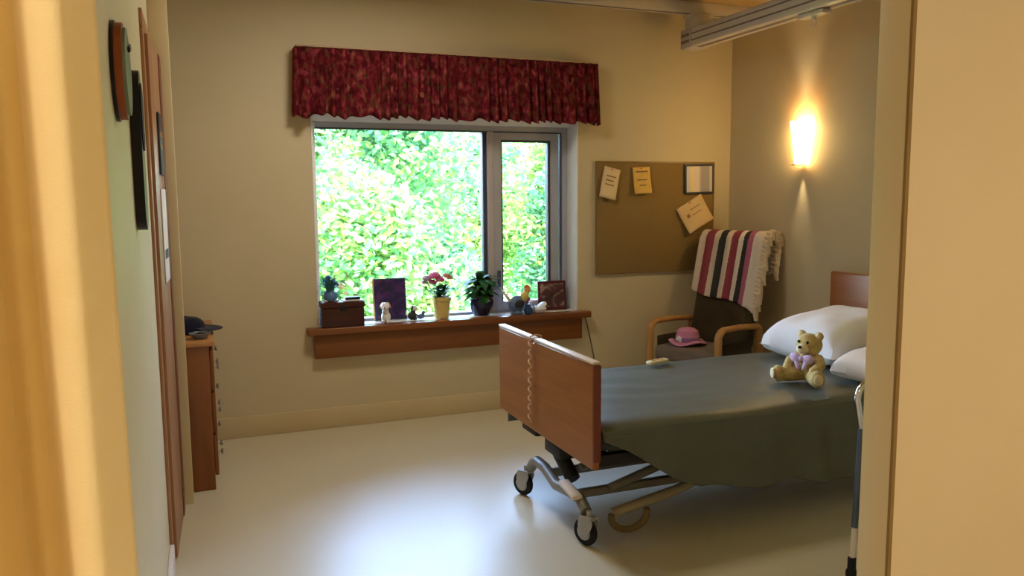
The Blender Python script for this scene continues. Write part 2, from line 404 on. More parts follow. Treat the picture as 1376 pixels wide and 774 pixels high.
# wooden sill and apron
SZ = .676
sl = MB(); sl.box((.615, 5.13, SZ-.045), (2.635, YB+.001, SZ), .008, 3); sl.box((WX0+.013, YB, SZ-.045), (WX1-.013, GY-.061, SZ-.004), .003)
sl = struct(sl.build('window_sill', M_sill_wood), 'brown wooden window sill crowded with pots and ornaments', 'window sill')
m = MB(); m.box((WX0+.0135, YB+.0015, SZ-.0035), (WX1-.0135, GY-.062, SZ), .001); m.build('inner_ledge', M_white, sl)
ap = MB(); ap.box((.66, 5.165, .475), (2.575, YB, SZ-.046), .004)
ap.build('apron', wood('apron_wood', (120, 70, 28), (140, 84, 36), 'x', .35), sl)

# door in the left wall, standing slightly ajar
d = bpy.data.objects.new('door_1', None); COL.objects.link(d); d.location = (XL, 3.42, 0)
struct(d, 'brown wooden door ajar in the left wall', 'door')
m = MB(); m.box((.0, 0, 0), (.012, .07, 2.16), .003); m.box((0, .63, 0), (.010, .70, 2.16), .003); m.box((0, .0, 2.162), (.012, .70, 2.23), .003)
m.build('door_casing', M_door, d)
dw = .56
m = MB(); m.box((0, .0, .01), (.02, dw-.1, 2.15), .003)
slab = m.build('door_slab', M_door, d); slab.location = (.004, .075, 0); slab.rotation_euler = (0, 0, -math.radians(2.0))
m = MB(); m.box((0, dw-.098, .01), (.024, dw, 2.15), .004); m.build('edge_stile', M_door_red, slab)
def on_slab(y, x=.0215):
    a = -math.radians(2.0); lx, ly = x, y
    return Vector((XL+.004+lx*math.cos(a)-ly*math.sin(a), 3.42+.075+lx*math.sin(a)+ly*math.cos(a), 0))
p = on_slab(.28); sg = thing('door_sign', 'small dark sign fixed on the wooden door above the white notice', 'sign', (p.x, p.y, 1.74), -math.radians(2.0))
MB().box((0, -.08, -.13), (.008, .08, .13), .003).build('sign_plate', M_darkgrey, sg)
MB().box((.008, -.06, .03), (.0088, .06, .05)).box((.008, -.06, -.02), (.0088, .04, 0)).build('faded_lines', M_ink, sg)
p = on_slab(.30); nt = thing('paper_notice', 'long white paper notice taped on the wooden door', 'notice', (p.x, p.y, 1.35), -math.radians(2.0))
MB().box((0, -.12, -.20), (.003, .12, .20), .001).build('sheet', M_paperwhite, nt)
MB().box((.003, -.09, -.10), (.0035, .09, -.06)).build('grey_band', M_darkgrey, nt)

# ------------------------------------------------------------------ left wall plaque and ornament
c = thing('wall_plaque', 'round wall plaque with brown wooden rim and grey-green face', 'wall plaque', (XL, 2.19, 1.812))
RY = Matrix.Rotation(PI/2, 4, 'Y')
def disc(m, ry, rz, d0, d1, n=40, y=0, z=0):
    mm = Matrix(((0, 0, 1, d0), (1, 0, 0, y), (0, 1, 0, z), (0, 0, 0, 1)))
    m.prism([(ry*math.cos(2*PI*k/n), rz*math.sin(2*PI*k/n)) for k in range(n)], d1-d0, mm)
m = MB(); disc(m, .108, .120, 0.001, .009); m.build('backing', M_black, c)
m = MB(); disc(m, .103, .115, .009, .026); m.build('wooden_rim', M_clockrim, c)
m = MB(); disc(m, .092, .104, .026, .033); m.build('face', M_clockgreen, c)
m = MB(); m.rbox((.006, .05, .014), (.036, .02, .06), (.3, 0, 0), .002); m.build('emblem', M_black, c)
c = thing('wall_ornament', 'tall narrow black ornament with rounded ends hanging on the left wall', 'wall ornament', (XL, 2.68, 1.65))
def stadium(hw, hh, n=12):
    return [(hw*math.cos(PI*k/n), hh-hw+hw*math.sin(PI*k/n)) for k in range(n+1)] + [(-hw*math.cos(PI*k/n), -hh+hw-hw*math.sin(PI*k/n)) for k in range(n+1)]
mm = Matrix(((0, 0, 1, .001), (1, 0, 0, 0), (0, 1, 0, 0), (0, 0, 0, 1)))
MB().prism(stadium(.065, .238), .028, mm).build('body', M_black, c)
MB().prism(stadium(.05, .10), .004, Matrix(((0, 0, 1, .0295), (1, 0, 0, 0), (0, 1, 0, .10), (0, 0, 0, 1)))).build('upper_inlay', M_navy, c)

# ------------------------------------------------------------------ golden curtain and its track
def curtain_f(u, v):
    # u along X (right edge = 1), v from floor to track
    x = -.885+.80*u; z = .06+2.72*v
    t = 1-v
    fold = math.sin(u*2*PI*7.6+2.2)*.034+math.sin(u*2*PI*17+1.3+v*1.2)*.010+math.sin(u*2*PI*29+v*3)*.004
    x2 = x+.044*t*(u**3)+.010*math.sin(v*5+u*9)*t
    return Vector((x2, .75+fold*(.75+.5*t), z))
ct = thing('privacy_curtain', 'golden yellow privacy curtain hanging in folds close by at the left', 'curtain', (0, 0, 0))
MB().grid(curtain_f, 260, 40).build('curtain_cloth', M_curtain, ct, mods=(('SOLIDIFY', dict(thickness=.003)),))
MB().grid(lambda u, v: curtain_f(u, .985+.015*v)-Vector((0, .004, 0)), 260, 2).build('heading_tape', M_cream, ct, mods=(('SOLIDIFY', dict(thickness=.003)),))
ck = thing('curtain_track', 'slim white ceiling track above the golden curtain', 'curtain track', (0, .75, ZC))
MB().box((-2.0, -.015, -.05), (.4, .015, 0), .003).build('track_body', M_rail, ck)

# ------------------------------------------------------------------ valance
VX0, VX1, VY = .60, 2.665, 5.10
vl = thing('valance', 'gathered dark red floral valance above the window', 'valance', ((VX0+VX1)/2, YB, 2.2))
vx, vy, vz = vl.location
rnd = [random.uniform(.7, 1.3) for _ in range(200)]
def gather(s):
    return math.sin(s*2*PI*31+2.5*math.sin(s*17)+1.7*math.sin(s*41))
def valance_f(u, v):
    # u goes round: left return, front, right return
    L = .112; tot = (VX1-VX0)+2*L; s = u*tot
    g = gather(u)
    amp = (.012+.014*(1-v))
    zt, zb = 2.425, 2.012+.012*g*.9+.008*math.sin(u*2*PI*9.3+1)+.005*math.sin(u*57)
    z = zb+(zt-zb)*v
    flare = .015*(1-v)
    if s < L: p = Vector((VX0-flare+g*amp*.5, YB-.004-s*(1-.0), z))
    elif s > tot-L: p = Vector((VX1+flare+g*amp*.5, YB-.004-(tot-s), z))
    else: p = Vector((VX0-flare+(s-L)*(1+2*flare/(VX1-VX0)), VY-flare*.6+g*amp, z))
    return p-vl.location
MB().grid(valance_f, 460, 14).build('gathered_cloth', M_valance, vl, mods=(('SOLIDIFY', dict(thickness=.003)),))
m = MB(); m.box((VX0+.004-vx, VY+.014-vy, 2.405-vz), (VX1-.004-vx, YB-.001-vy, 2.422-vz), .003); m.build('mounting_board', M_white, vl)
m = MB(); m.box((VX0+.0-vx, VY-.012-vy, 2.4265-vz), (VX1-vx, YB-.001-vy, 2.436-vz), .003); m.build('top_heading', mottled('heading_cloth', (190, 160, 130), (198, 168, 138), 6, .8, 0), vl)

# ------------------------------------------------------------------ lift tracks on the ceiling
rl = thing('ceiling_track', 'long white ceiling rail running along the window wall', 'ceiling rail', (1.9, 4.92, ZC))
MB().box((-2.4, -.05, -.075), (1.9, .05, -.001), .006).build('rail_body', M_rail, rl)
MB().box((-2.4, -.012, -.077), (1.9, .012, -.0755)).build('rail_slot', M_raildk, rl)
bx, bz = 3.36, 2.55
lt = thing('gantry_rail', 'heavy white traverse track hanging below the ceiling rail above the bed', 'lift track', (bx, 5.03, bz))
m = MB(); m.box((-.07, -3.35, 0), (.07, -.13, .125), .012, 3); m.build('track_body', M_rail, lt)
m = MB(); m.box((-.0715, -3.35, .036), (-.0700, -.13, .046)); m.box((-.0715, -3.35, .082), (-.0700, -.13, .090)); m.build('side_grooves', M_raildk, lt)
m = MB(); m.box((-.02, -3.35, -.0015), (.02, -.13, -.0001)); m.build('bottom_slot', M_raildk, lt)
m = MB(); m.box((-.074, -.1295, -.006), (.074, 0, .128), .012, 3); ec = m.build('end_cap', mottled('end_cap_plastic', (186, 180, 182), (196, 190, 190), 4, .5, 0), lt)
m = MB()
for z in (.03, .075): m.box((-.0765, -.115, z), (-.0745, -.015, z+.02), .0008)
m.build('cap_ribs', M_raildk, ec)
m = MB(); m.box((-.05, -.20, .1285), (.05, -.02, .205), .006); m.box((-.085, -.17, .205), (.085, -.05, .2215), .004); m.build('trolley', M_rail, lt)
m = MB(); m.box((-.035, -1.37, -.028), (.035, -1.16, -.0025), .008); m.tube([(0, -1.265, -.028), (0, -1.265, -.05)], .014, 12); cg = m.build('carriage', M_rail, lt)
m = MB(); m.tube(arc((0, -1.265, -.062), .018, 0, 2*PI, 20, Vector((0, 1, 0)))[:-1], .004, 8, closed=True); m.build('strap_ring', M_steel, cg)

# ------------------------------------------------------------------ dresser with things on it
dr = thing('dresser', 'shallow brown wooden dresser in the alcove beside the left wall', 'dresser', (-.205, 4.685, 0))
X0, X1, Y0, Y1, DH = -.2, .245, -.385, .385, .785
m = MB(); m.box((X0, Y0, .0), (X1-.02, Y1, DH-.028), .004); m.build('carcass', M_dresser, dr)
m = MB(); m.box((X0, Y0-.008, DH-.0275), (X1+.008, Y1+.008, DH), .006); m.build('dresser_top', M_dresser_top, dr)
for k in range(3):
    z0 = .075+k*.225
    m = MB(); m.box((X1-.0195, Y0+.008, z0), (X1, Y1-.008, z0+.215), .004); dw_ = m.build('drawer', M_dresser, dr)
    for y in (-.2, .2):
        m = MB(); m.lathe([(.006, 0), (.006, .012), (.014, .016), (.016, .022), (.012, .028)], (X1+.0005, y, z0+.12), 16, (0, PI/2, 0)); m.build('knob', M_steel, dw_)
    m = MB(); m.lathe([(.006, 0), (.006, .012), (.014, .016), (.016, .022), (.012, .028)], (X1+.0005, Y0+.03, z0+.12), 16, (0, PI/2, 0)); m.build('knob', M_steel, dw_)
# navy cap
cp = thing('cap', 'dark navy cap lying on the dresser with its brim to the right', 'cap', (-.09, 4.62, DH+.001), 0)
def capf(u, v):
    a = u*2*PI; ph = v*PI/2
    r = .095*math.cos(ph)**.7; z = .003+.085*math.sin(ph)**.9
    return Vector((r*math.cos(a)*1.1, r*math.sin(a)*.95, z+.004*math.sin(a*6)*math.cos(ph)))
MB().grid(capf, 36, 12).build('crown', M_navy, cp, mods=(('SOLIDIFY', dict(thickness=.002)),))
def brim(u, v):
    a = -1.1+2.2*u; r = .1+.075*v
    return Vector((r*math.cos(a)*1.08, r*math.sin(a)*.85, .030-.01*v+.006*(1-math.cos(a))))
MB().grid(brim, 20, 5).build('brim', M_navy, cp, mods=(('SOLIDIFY', dict(thickness=.003)),))
MB().ball((0, 0, .089), (.008, .008, .005)).build('button', M_black, cp)
ds = thing('dish', 'small grey-blue round dish in front of the cap on the dresser', 'dish', (-.02, 4.40, DH+.001))
MB().lathe([(.028, 0), (.032, .004), (.05, .022), (.055, .030), (.052, .031), (.046, .022), (.02, .008), (0, .007)], seg=28).build('bowl', M_dish, ds)
MB().ball((.004, 0, .022), (.03, .026, .012)).build('dark_contents', M_black, ds)

# ------------------------------------------------------------------ things on the window sill
S = SZ+.001
def leaf(m, base, d, ln, wd, droop=.3):
    base = Vector(base); d = Vector(d).normalized(); side = d.cross(Vector((0, 0, 1)))
    if side.length < .05: side = Vector((1, 0, 0))
    side.normalize(); n = side.cross(d)
    rows = []
    for k in range(6):
        t = k/5; wv = wd*math.sin(PI*min(1, t*.93+.05))**.8
        p = base+d*ln*t+n*(.05*ln*math.sin(PI*t))-Vector((0, 0, droop*ln*t*t))
        rows.append((m.bm.verts.new(p-side*wv), m.bm.verts.new(p+n*wv*-.18), m.bm.verts.new(p+side*wv)))
    for A, B in zip(rows, rows[1:]):
        for i in (0, 1): m.bm.faces.new((A[i], A[i+1], B[i+1], B[i]))
def blossom(m, c, r, n=9):
    c = Vector(c)
    for k in range(n):
        a = 2*PI*k*.618; e = .2+1.2*k/n
        d = Vector((math.cos(a)*math.cos(e), math.sin(a)*math.cos(e)-.3, math.sin(e)))
        m.ball(c+d*r*.55, (r*.5, r*.5, r*.32), (random.uniform(-.6, .6), random.uniform(-.6, .6), 0), 10, 7)
bxo = thing('wooden_box', 'dark red-brown wooden box at the left end of the window sill', 'box', (.846, 5.205, S))
m = MB(); m.box((-.135, -.062, 0), (.135, .062, .125), .004); m.build('box_body', M_boxred, bxo)
m = MB(); m.box((-.14, -.066, .1265), (.14, .066, .165), .006); m.build('box_lid', M_boxred, bxo)
m = MB(); m.box((-.02, -.069, .105), (.02, -.0665, .14), .001); m.build('clasp', M_beddark, bxo)
dt = thing('tray', 'flat dark tray with pale rim lying on the wooden box', 'tray', (.915, 5.205, S+.166))
MB().box((-.065, -.05, 0), (.065, .05, .006), .002).build('tray_base', M_china, dt)
MB().box((-.048, -.035, .0065), (.048, .035, .024), .004).build('dark_pad', M_black, dt)
fg = thing('flower_vase', 'small blue vase with teal leaves standing on the left end of the wooden box', 'vase', (.775, 5.205, S+.166))
m = MB(); m.lathe([(.034, 0), (.04, .008), (.046, .03), (.04, .055), (.026, .068), (.03, .078), (.026, .079), (.02, .07), (0, .066)], seg=24); m.build('vase', M_blue, fg)
m = MB()
for k in range(34):
    a = k*2.4; e = .35+1.15*((k*7) % 34)/34
    leaf(m, (.01*math.cos(a), .01*math.sin(a), .072), (math.cos(a)*math.cos(e), math.sin(a)*math.cos(e)*.7, math.sin(e)), .06+.05*random.random(), .014, .15)
m.build('teal_leaves', M_teal, fg)
m = MB()
for x, y, z in ((-.03, -.01, .13), (.015, -.02, .12), (-.01, .0, .15), (.035, 0, .105)): blossom(m, (x, y, z), .022, 7)
m.build('blue_blossoms', M_blueflower, fg)
MB().box((-.045, -.03, -.0005), (.05, .03, .010), .003).build('pale_base', M_china, fg, loc=(0, 0, .0005))

pf = thing('picture_frame', 'purple and navy picture in a pale edged standing frame on the sill', 'picture frame', (1.195, 5.325, S))
tilt = -math.radians(8)
m = MB(); m.box((-.115, -.008, 0), (.115, .008, .285), .004); fb = m.build('frame', M_frameblk, pf); fb.rotation_euler = (tilt, 0, 0)
m = MB(); m.box((-.105, -.010, .01), (.105, -.0085, .275)); m.build('print', M_artpurple, fb)
m = MB(); m.box((-.1175, -.011, 0), (-.107, -.006, .285), .002); m.build('pale_edge', M_papertan, fb)
m = MB(); m.rbox((.05, .004, .2), (0, .044, .099), (.28, 0, 0)); m.build('easel', M_darkgrey, pf)
def fig_animal(name, label, loc, rz, mats, s=1.0, cat='figurine'):
    t = thing(name, label, cat, loc, rz)
    b, h, x = mats
    m = MB(); m.ball((0, 0, .035*s), (.036*s, .028*s, .034*s)); m.ball((.012*s, 0, .065*s), (.022*s, .02*s, .03*s)); 
    for sy in (-1, 1): m.ball((.028*s, sy*.014*s, .012*s), (.014*s, .010*s, .012*s), u=12, v=8)
    m.build('body', b, t)
    m = MB(); m.ball((.022*s, 0, .10*s), (.026*s, .024*s, .024*s)); m.ball((.044*s, 0, .093*s), (.014*s, .012*s, .010*s), u=12, v=8); hd = m.build('head', h, t)
    for sy in (-1, 1):
        MB().ball((.012*s, sy*.022*s, .106*s), (.010*s, .006*s, .020*s), (sy*.4, 0, 0), 12, 8).build('ear', x, hd)
    MB().ball((.058*s, 0, .095*s), .004*s, u=10, v=8).build('nose', M_black, hd)
    MB().tube([(-.032*s, 0, .03*s), (-.05*s, 0, .05*s), (-.05*s, 0, .07*s)], [.008*s, .007*s, .004*s], 8).build('tail', h, t)
    return t
fig_animal('dog_figurine', 'white dog figurine with reddish ears in front of the purple picture', (1.135, 5.20, S), -1.9, (M_china, M_china, M_orange), 1.15)
fig_animal('small_dog_figurine', 'small black and white animal figurine beside the purple picture', (1.325, 5.25, S), -.6, (M_darkgrey, M_china, M_darkgrey), .82)
g = thing('glass_figurine', 'tiny grey-blue bird figurine right of the black and white animal', 'figurine', (1.392, 5.26, S))
MB().ball((0, 0, .022), (.026, .016, .019), (0, -.3, 0)).build('body', M_bluegrey, g)
m = MB(); m.ball((.016, 0, .046), .013, u=14, v=10); hd = m.build('head', M_bluegrey, g)
MB().tube([(.027, 0, .046), (.038, 0, .043)], [.004, .001], 8).build('beak', M_yel, hd)
MB().tube([(-.02, 0, .025), (-.045, 0, .045)], [.008, .003], 8).build('tail', M_bluegrey, g)

yp = thing('flower_pot', 'pink flowering plant in a yellow pot on the window sill', 'potted plant', (1.54, 5.265, S))
m = MB(); m.lathe([(.045, 0), (.05, .003), (.062, .12), (.068, .123), (.069, .148), (.062, .15), (.060, .125), (.02, .12), (0, .12)], seg=32); m.build('pot', M_potyel, yp)
MB().lathe([(.058, .1205), (.05, .132), (0, .138)], seg=24).build('soil', M_soil, yp)
m = MB()
for k in range(60):
    a = random.uniform(0, 2*PI); e = random.uniform(.1, 1.3)
    b = Vector((.02*math.cos(a), .02*math.sin(a), .135+random.uniform(0, .07)))
    leaf(m, b, (math.cos(a)*math.cos(e), math.sin(a)*math.cos(e)*.8, math.sin(e)), random.uniform(.05, .09), random.uniform(.014, .022), .35)
m.build('foliage', M_leafdk, yp)
st = MB()
for (nm, mt, pts) in (('pink_blossom', M_pink, [(-.055, -.02, .285, .045), (-.02, -.03, .262, .036), (-.065, -.01, .245, .03)]),
                      ('pale_blossom', M_paleflower, [(-.105, .0, .27, .036), (-.115, .01, .245, .026)]),
                      ('peach_blossom', M_peach, [(.03, -.02, .288, .028), (.06, 0, .27, .026)])):
    m = MB()
    for x, y, z, r in pts:
        blossom(m, (x, y, z), r); st.tube([(x*.2, y*.2, .14), (x*.8, y*.8, z-.05), (x, y, z)], .0022, 6)
    m.build(nm, mt, yp)
st.build('stems', M_leafmd, yp)
bp = thing('blue_plant_pot', 'bushy dark green plant in a navy blue pot on the window sill', 'potted plant', (1.835, 5.275, S))
m = MB(); m.lathe([(.052, 0), (.056, .004), (.07, .03), (.088, .08), (.088, .105), (.078, .118), (.09, .13), (.092, .14), (.082, .14), (.076, .12), (.02, .116), (0, .116)], seg=36); m.build('pot', M_potblue, bp)
MB().lathe([(.074, .117), (.06, .128), (0, .134)], seg=24).build('soil', M_soil, bp)
m = MB(); m2 = MB()
for k in range(170):
    a = random.uniform(0, 2*PI); e = random.uniform(-.1, 1.45); h0 = random.uniform(.14, .26)
    b = Vector((.045*math.cos(a)*random.random(), .045*math.sin(a)*random.random(), h0))
    leaf(m if k % 3 else m2, b, (math.cos(a)*math.cos(e), math.sin(a)*math.cos(e)*.8, math.sin(e)), random.uniform(.08, .15), random.uniform(.022, .036), .5)
m.build('foliage', M_leafdk, bp); m2.build('young_leaves', M_leafmd, bp)

rs = thing('rooster_figurine', 'colourful bird figurine in blue, yellow and coral beside the navy pot', 'figurine', (2.10, 5.235, S))
m = MB(); m.ball((-.01, 0, .07), (.065, .042, .06), (0, -.35, 0)); m.lathe([(.045, 0), (.048, .006), (.03, .02), (.025, .03)], (-.01, 0, 0), 20); bd = m.build('body', M_bluegrey, rs)
m = MB(); m.ball((.045, -.005, .12), (.03, .028, .045), (0, .5, 0)); m.build('breast', M_yel, rs)
m = MB(); m.ball((.068, -.005, .165), (.024, .02, .022)); hd = m.build('head', M_orange, rs)
m = MB()
for k in range(4): m.ball((.052+.011*k, -.005, .188+.004*math.sin(k*1.2)), (.008, .006, .012), u=10, v=8)
m.build('comb', M_red, hd)
MB().tube([(.088, -.005, .165), (.106, -.005, .16)], [.007, .001], 8).build('beak', M_yel, hd)
m = MB()
for k in range(6): m.tube([(-.055, 0, .085), (-.085-.006*k, .012*(k-2.5)*.5, .12+.010*k), (-.10+.012*k, .012*(k-2.5), .135+.012*k)], [.012, .010, .003], 8)
m.build('tail', M_china, rs)
MB().ball((-.005, -.041, .075), (.038, .012, .028), (0, -.3, 0)).build('wing', M_darkgrey, rs)
fj = thing('blue_jug', 'little dark blue jug in front of the colourful bird figurine', 'jug', (2.15, 5.17, S))
MB().lathe([(.022, 0), (.03, .012), (.032, .035), (.02, .055), (.018, .065), (.024, .075), (.020, .0755), (.014, .064), (0, .06)], seg=24).build('body', mottled('deep_teal_glaze', (36, 66, 104), (50, 82, 120), 8, .3, 0), fj)
MB().tube(arc((.03, 0, .042), .018, -1.3, 1.3, 10), .004, 8).build('handle', M_blue, fj)
sw = thing('swan_dish', 'white china swan dish left of the dark red picture on the sill', 'figurine', (2.245, 5.215, S))
m = MB(); m.lathe([(.03, 0), (.05, .008), (.062, .03), (.058, .045), (.05, .04), (.04, .02), (0, .015)], seg=28); m.build('body', M_china, sw)
m = MB(); m.tube([(-.05, 0, .035), (-.068, 0, .06), (-.06, 0, .085), (-.045, 0, .092), (-.038, 0, .085)], [.014, .010, .008, .011, .006], 10); nk = m.build('neck', M_china, sw)
MB().tube([(-.037, 0, .084), (-.024, 0, .076)], [.005, .001], 8).build('beak', M_orange, nk)
MB().ball((.03, 0, .05), (.04, .035, .022), (0, -.5, 0)).build('wings', M_china, sw)
pc = thing('egg_figurine', 'purple and green trinket standing behind the white swan dish', 'figurine', (2.20, 5.315, S))
MB().lathe([(.022, 0), (.024, .008), (.012, .016), (.016, .024)], seg=20).build('stand', M_green, pc)
MB().ball((0, 0, .066), (.03, .03, .042)).build('egg', M_maroon, pc)
rf = thing('red_picture_frame', 'dark red framed picture standing at the right end of the sill', 'picture frame', (2.395, 5.295, S), -.12)
m = MB(); m.box((-.108, -.01, 0), (.108, .008, .215), .004); fb = m.build('frame', mottled('maroon_frame', (74, 20, 30), (92, 28, 40), 8, .35, 0), rf); fb.rotation_euler = (tilt, 0, 0)
m = MB(); m.box((-.09, -.012, .018), (.09, -.0105, .197)); m.build('print', M_artdark, fb)
m = MB(); m.rbox((.05, .004, .15), (0, .039, .0735), (.28, 0, 0)); m.build('easel', M_darkgrey, rf)

# ------------------------------------------------------------------ pin board with papers
pb = thing('pin_board', 'brown fabric pin board on the wall right of the window', 'pin board', (3.215, YB, 1.345))
MB().box((-.500, -.018, -.405), (.500, -.001, .405), .002).build('cork_panel', M_cork, pb)
m = MB()
for a in (((-.51, -.021, -.415), (-.5005, -.001, .415)), ((.5005, -.021, -.415), (.51, -.001, .415)), ((-.5, -.021, .4055), (.5, -.001, .415)), ((-.5, -.021, -.415), (.5, -.001, -.4055))): m.box(*a)
m.build('board_frame', M_corkedge, pb)
def card(name, label, x, z, w_, h_, rot, mat, marks, y=5.194, tiltx=.09, pin=M_red, bow=.012):
    t = thing(name, label, 'note', (x, y, z), 0); t.rotation_euler = (0, rot, 0)
    def f(u, v):
        return Vector(((u-.5)*w_, -bow*(1-v)**2-.006-.010*(1-v), (v-.5)*h_))
    s = MB().grid(f, 8, 10).build('sheet', mat, t, mods=(('SOLIDIFY', dict(thickness=.004)),))
    m = MB()
    for (u0, u1, v0, v1) in marks:
        m.grid(lambda u, v: f(u0+(u1-u0)*u, v0+(v1-v0)*v)+Vector((0, -.0045, 0)), 3, 3)
    if marks: m.build('writing', M_ink, t)
    MB().ball((0, -.010, h_*.45), (.006, .005, .006), u=12, v=8).build('mounting_pin', pin, t)
    return t
card('tilted_note', 'cream sheet pinned aslant at the top left of the pin board', 2.805, 1.60, .135, .225, .24, M_paper, [(.2, .8, .7, .74), (.2, .7, .56, .60), (.2, .75, .42, .46)])
card('gold_note', 'small golden card pinned at the top of the board beside the cream sheet', 3.075, 1.62, .145, .195, -.05, M_papergold, [(.15, .85, .80, .86), (.2, .8, .5, .54), (.3, .7, .3, .34)])
card('tan_note', 'large tan card pinned aslant under the framed sheet', 3.54, 1.365, .245, .215, -.50, M_papertan, [(.2, .32, .5, .62), (.4, .8, .7, .73), (.4, .75, .5, .53)], bow=.02)
fs = thing('framed_sheet', 'white printed sheet in a thin dark frame at the top right of the board', 'framed notice', (3.58, 5.197, 1.63), 0); fs.rotation_euler = (0, -.02, 0)
MB().box((-.115, -.010, -.097), (.115, 0, .097)).build('sheet', M_sheet, fs)
m = MB()
for a in (((-.13, -.014, -.112), (-.1155, 0, .112)), ((.1155, -.014, -.112), (.13, 0, .112)), ((-.115, -.014, .0975), (.115, 0, .112)), ((-.115, -.014, -.112), (.115, 0, -.0975))): m.box(*a, .002)
m.build('frame', M_frameblk, fs)
# dark cord on the wall below the sill
pts = []
for k in range(25):
    t = k/24; pts.append((2.61+.135*t**.8, YB-.006, .655-.62*t))
cd = thing('call_cord', 'thin dark cord hanging down the wall between window sill and bed', 'cord', (0, 0, 0))
MB().tube(pts, .004, 8).build('cable', M_darkcord, cd)
MB().box((2.595, YB-.02, .63), (2.625, YB-.001, .68), .003).build('socket', M_base, cd)

# ------------------------------------------------------------------ wall sconce
sc = thing('wall_sconce', 'lit tapering glass wall sconce above the bed', 'wall lamp', (XR, 4.40, 1.855))
def sconce_f(u, v):
    a = -PI/2+PI*u; w_ = .046+.046*v; dp = .05+.03*v
    return Vector((-.012-dp*math.cos(a)**.9 if math.cos(a) > 0 else -.012, w_*math.sin(a), -.145+.29*v))
MB().grid(sconce_f, 24, 12).build('glass_shade', M_shade, sc, mods=(('SOLIDIFY', dict(thickness=.003)),))
m = MB(); m.box((-.011, -.045, -.12), (-.0005, .045, .10), .003); m.build('back_plate', M_shell, sc)
m = MB(); m.lathe([(.03, -.152), (.045, -.150), (.045, -.146), (.03, -.1455)], (-.05, 0, 0), 20); m.build('bottom_ring', mottled('brass', (200, 150, 70), (214, 164, 84), 5, .3, 0, metal=1), sc)
bl = bpy.data.lights.new('sconce_up', 'SPOT'); bl.energy = 15; bl.color = (1, .76, .44); bl.spot_size = .80; bl.spot_blend = .8; bl.shadow_soft_size = .05
lo = bpy.data.objects.new('sconce_bulb_up', bl); COL.objects.link(lo); lo.location = (XR-.075, 4.40, 1.99); lo.rotation_euler = (PI, 0, 0)
bl = bpy.data.lights.new('sconce_down', 'SPOT'); bl.energy = 12; bl.color = (1, .76, .44); bl.spot_size = .62; bl.spot_blend = .9; bl.shadow_soft_size = .02
lo = bpy.data.objects.new('sconce_bulb_down', bl); COL.objects.link(lo); lo.location = (XR-.03, 4.40, 1.70)

# ------------------------------------------------------------------ hospital bed
FX, NY, FY = 1.47, 2.82, 3.90
BT = .545
bed = thing('hospital_bed', 'hospital bed with brown wooden end boards on a castered steel base', 'bed', (2.6, 3.36, 0))
bo = Vector(bed.location)
def L(p): return Vector(p)-bo
m = MB()
# foot board with a small notch at mid top
yc = 3.44
out = [(NY, .385), (FY, .385), (FY, .825), (yc+.012, .825), (yc+.008, .815), (yc-.008, .815), (yc-.012, .825), (NY, .825)]
mm = Matrix(((0, 0, 1, FX-.016), (1, 0, 0, 0), (0, 1, 0, 0), (0, 0, 0, 1)))
mm = Matrix.Translation(-bo) @ mm
fbd = m.prism(out, .032, mm).build('foot_board', M_bed_wood, bed, mods=(('BEVEL', dict(width=.006, segments=2)),))
m = MB(); m.box(L((FX-.019, NY, .826)), L((FX+.019, yc-.012, .838)), .004); m.box(L((FX-.019, yc+.012, .826)), L((FX+.019, FY, .838)), .004); m.build('top_edging', M_edge, fbd)
m = MB(); m.box(L((FX-.017, NY-.0125, .42)), L((FX+.017, NY-.0005, .825)), .004); m.build('side_edging', M_door_red, fbd)
hbd = MB().box(L((3.735, 2.84, .40)), L((3.768, 3.965, 1.02)), .012, 3).build('head_board', M_bed_wood, bed)
m = MB(); m.box(L((FX+.045, NY+.055, .43)), L((3.72, FY-.05, .532)), .04, 4); m.build('mattress', M_mattress, bed)
m = MB()
for y in (NY+.07, FY-.07): m.box(L((FX+.02, y-.02, .375)), L((3.73, y+.02, .425)), .006)
for x in (1.56, 2.2, 2.9, 3.6): m.box(L((x-.02, NY+.09, .385)), L((x+.02, FY-.09, .42)), .004)
m.build('deck_frame', M_beddark, bed)
# foot end mechanism under the board
m = MB(); m.box(L((1.50, 3.24, .29)), L((1.60, 3.42, .372)), .012); m.box(L((1.49, 3.50, .33)), L((1.57, 3.68, .384)), .01); m.tube([L((1.54, 3.33, .30)), L((1.56, 3.22, .20))], .035, 14); m.build('actuator', M_beddark, bed)
# base: arched cross member over the casters
def arch(x, ya, yb):
    return [L(p) for p in ((x, ya, .150), (x, ya-.03, .185), (x, ya-.08, .208), (x, ya-.17, .205), (x, (ya+yb)/2, .165), (x, yb+.15, .185), (x, yb+.06, .185), (x, yb, .150))]
m = MB(); m.tube(arch(1.50, 3.58, 2.97), [.026]*8, 14); m.build('foot_cross_member', M_bedgrey, bed)
m = MB(); m.tube(arch(3.30, 3.58, 2.97), [.026]*8, 14); m.build('head_cross_member', M_bedgrey, bed)
m = MB(); m.rbox((.05, .15, .02), L((1.475, 3.075, .215)), (.18, 0, 0), .006); m.build('pedal_bar', M_edge, bed)
for y in (3.13, 3.43):
    m = MB(); m.box(L((1.52, y-.018, .148)), L((3.28, y+.018, .185)), .006); m.build('base_rail', M_bedgrey, bed)
    m = MB(); m.tube([L((1.68, y-.045, .19)), L((2.36, y-.045, .375))], .020, 12); m.build('lift_arm', M_bedgrey, bed)
    m = MB(); m.tube([L((3.2, y+.045, .19)), L((2.42, y+.045, .375))], .020, 12); m.build('lift_arm', M_bedgrey, bed)
m = MB(); m.tube([L((1.62, 2.96, .125)), L((1.95, 2.96, .185)), L((2.36, 2.97, .30))], .022, 12); m.build('side_lever', mottled('lever_tan_enamel', (150, 138, 112), (162, 150, 124), 5, .4, 0), bed)
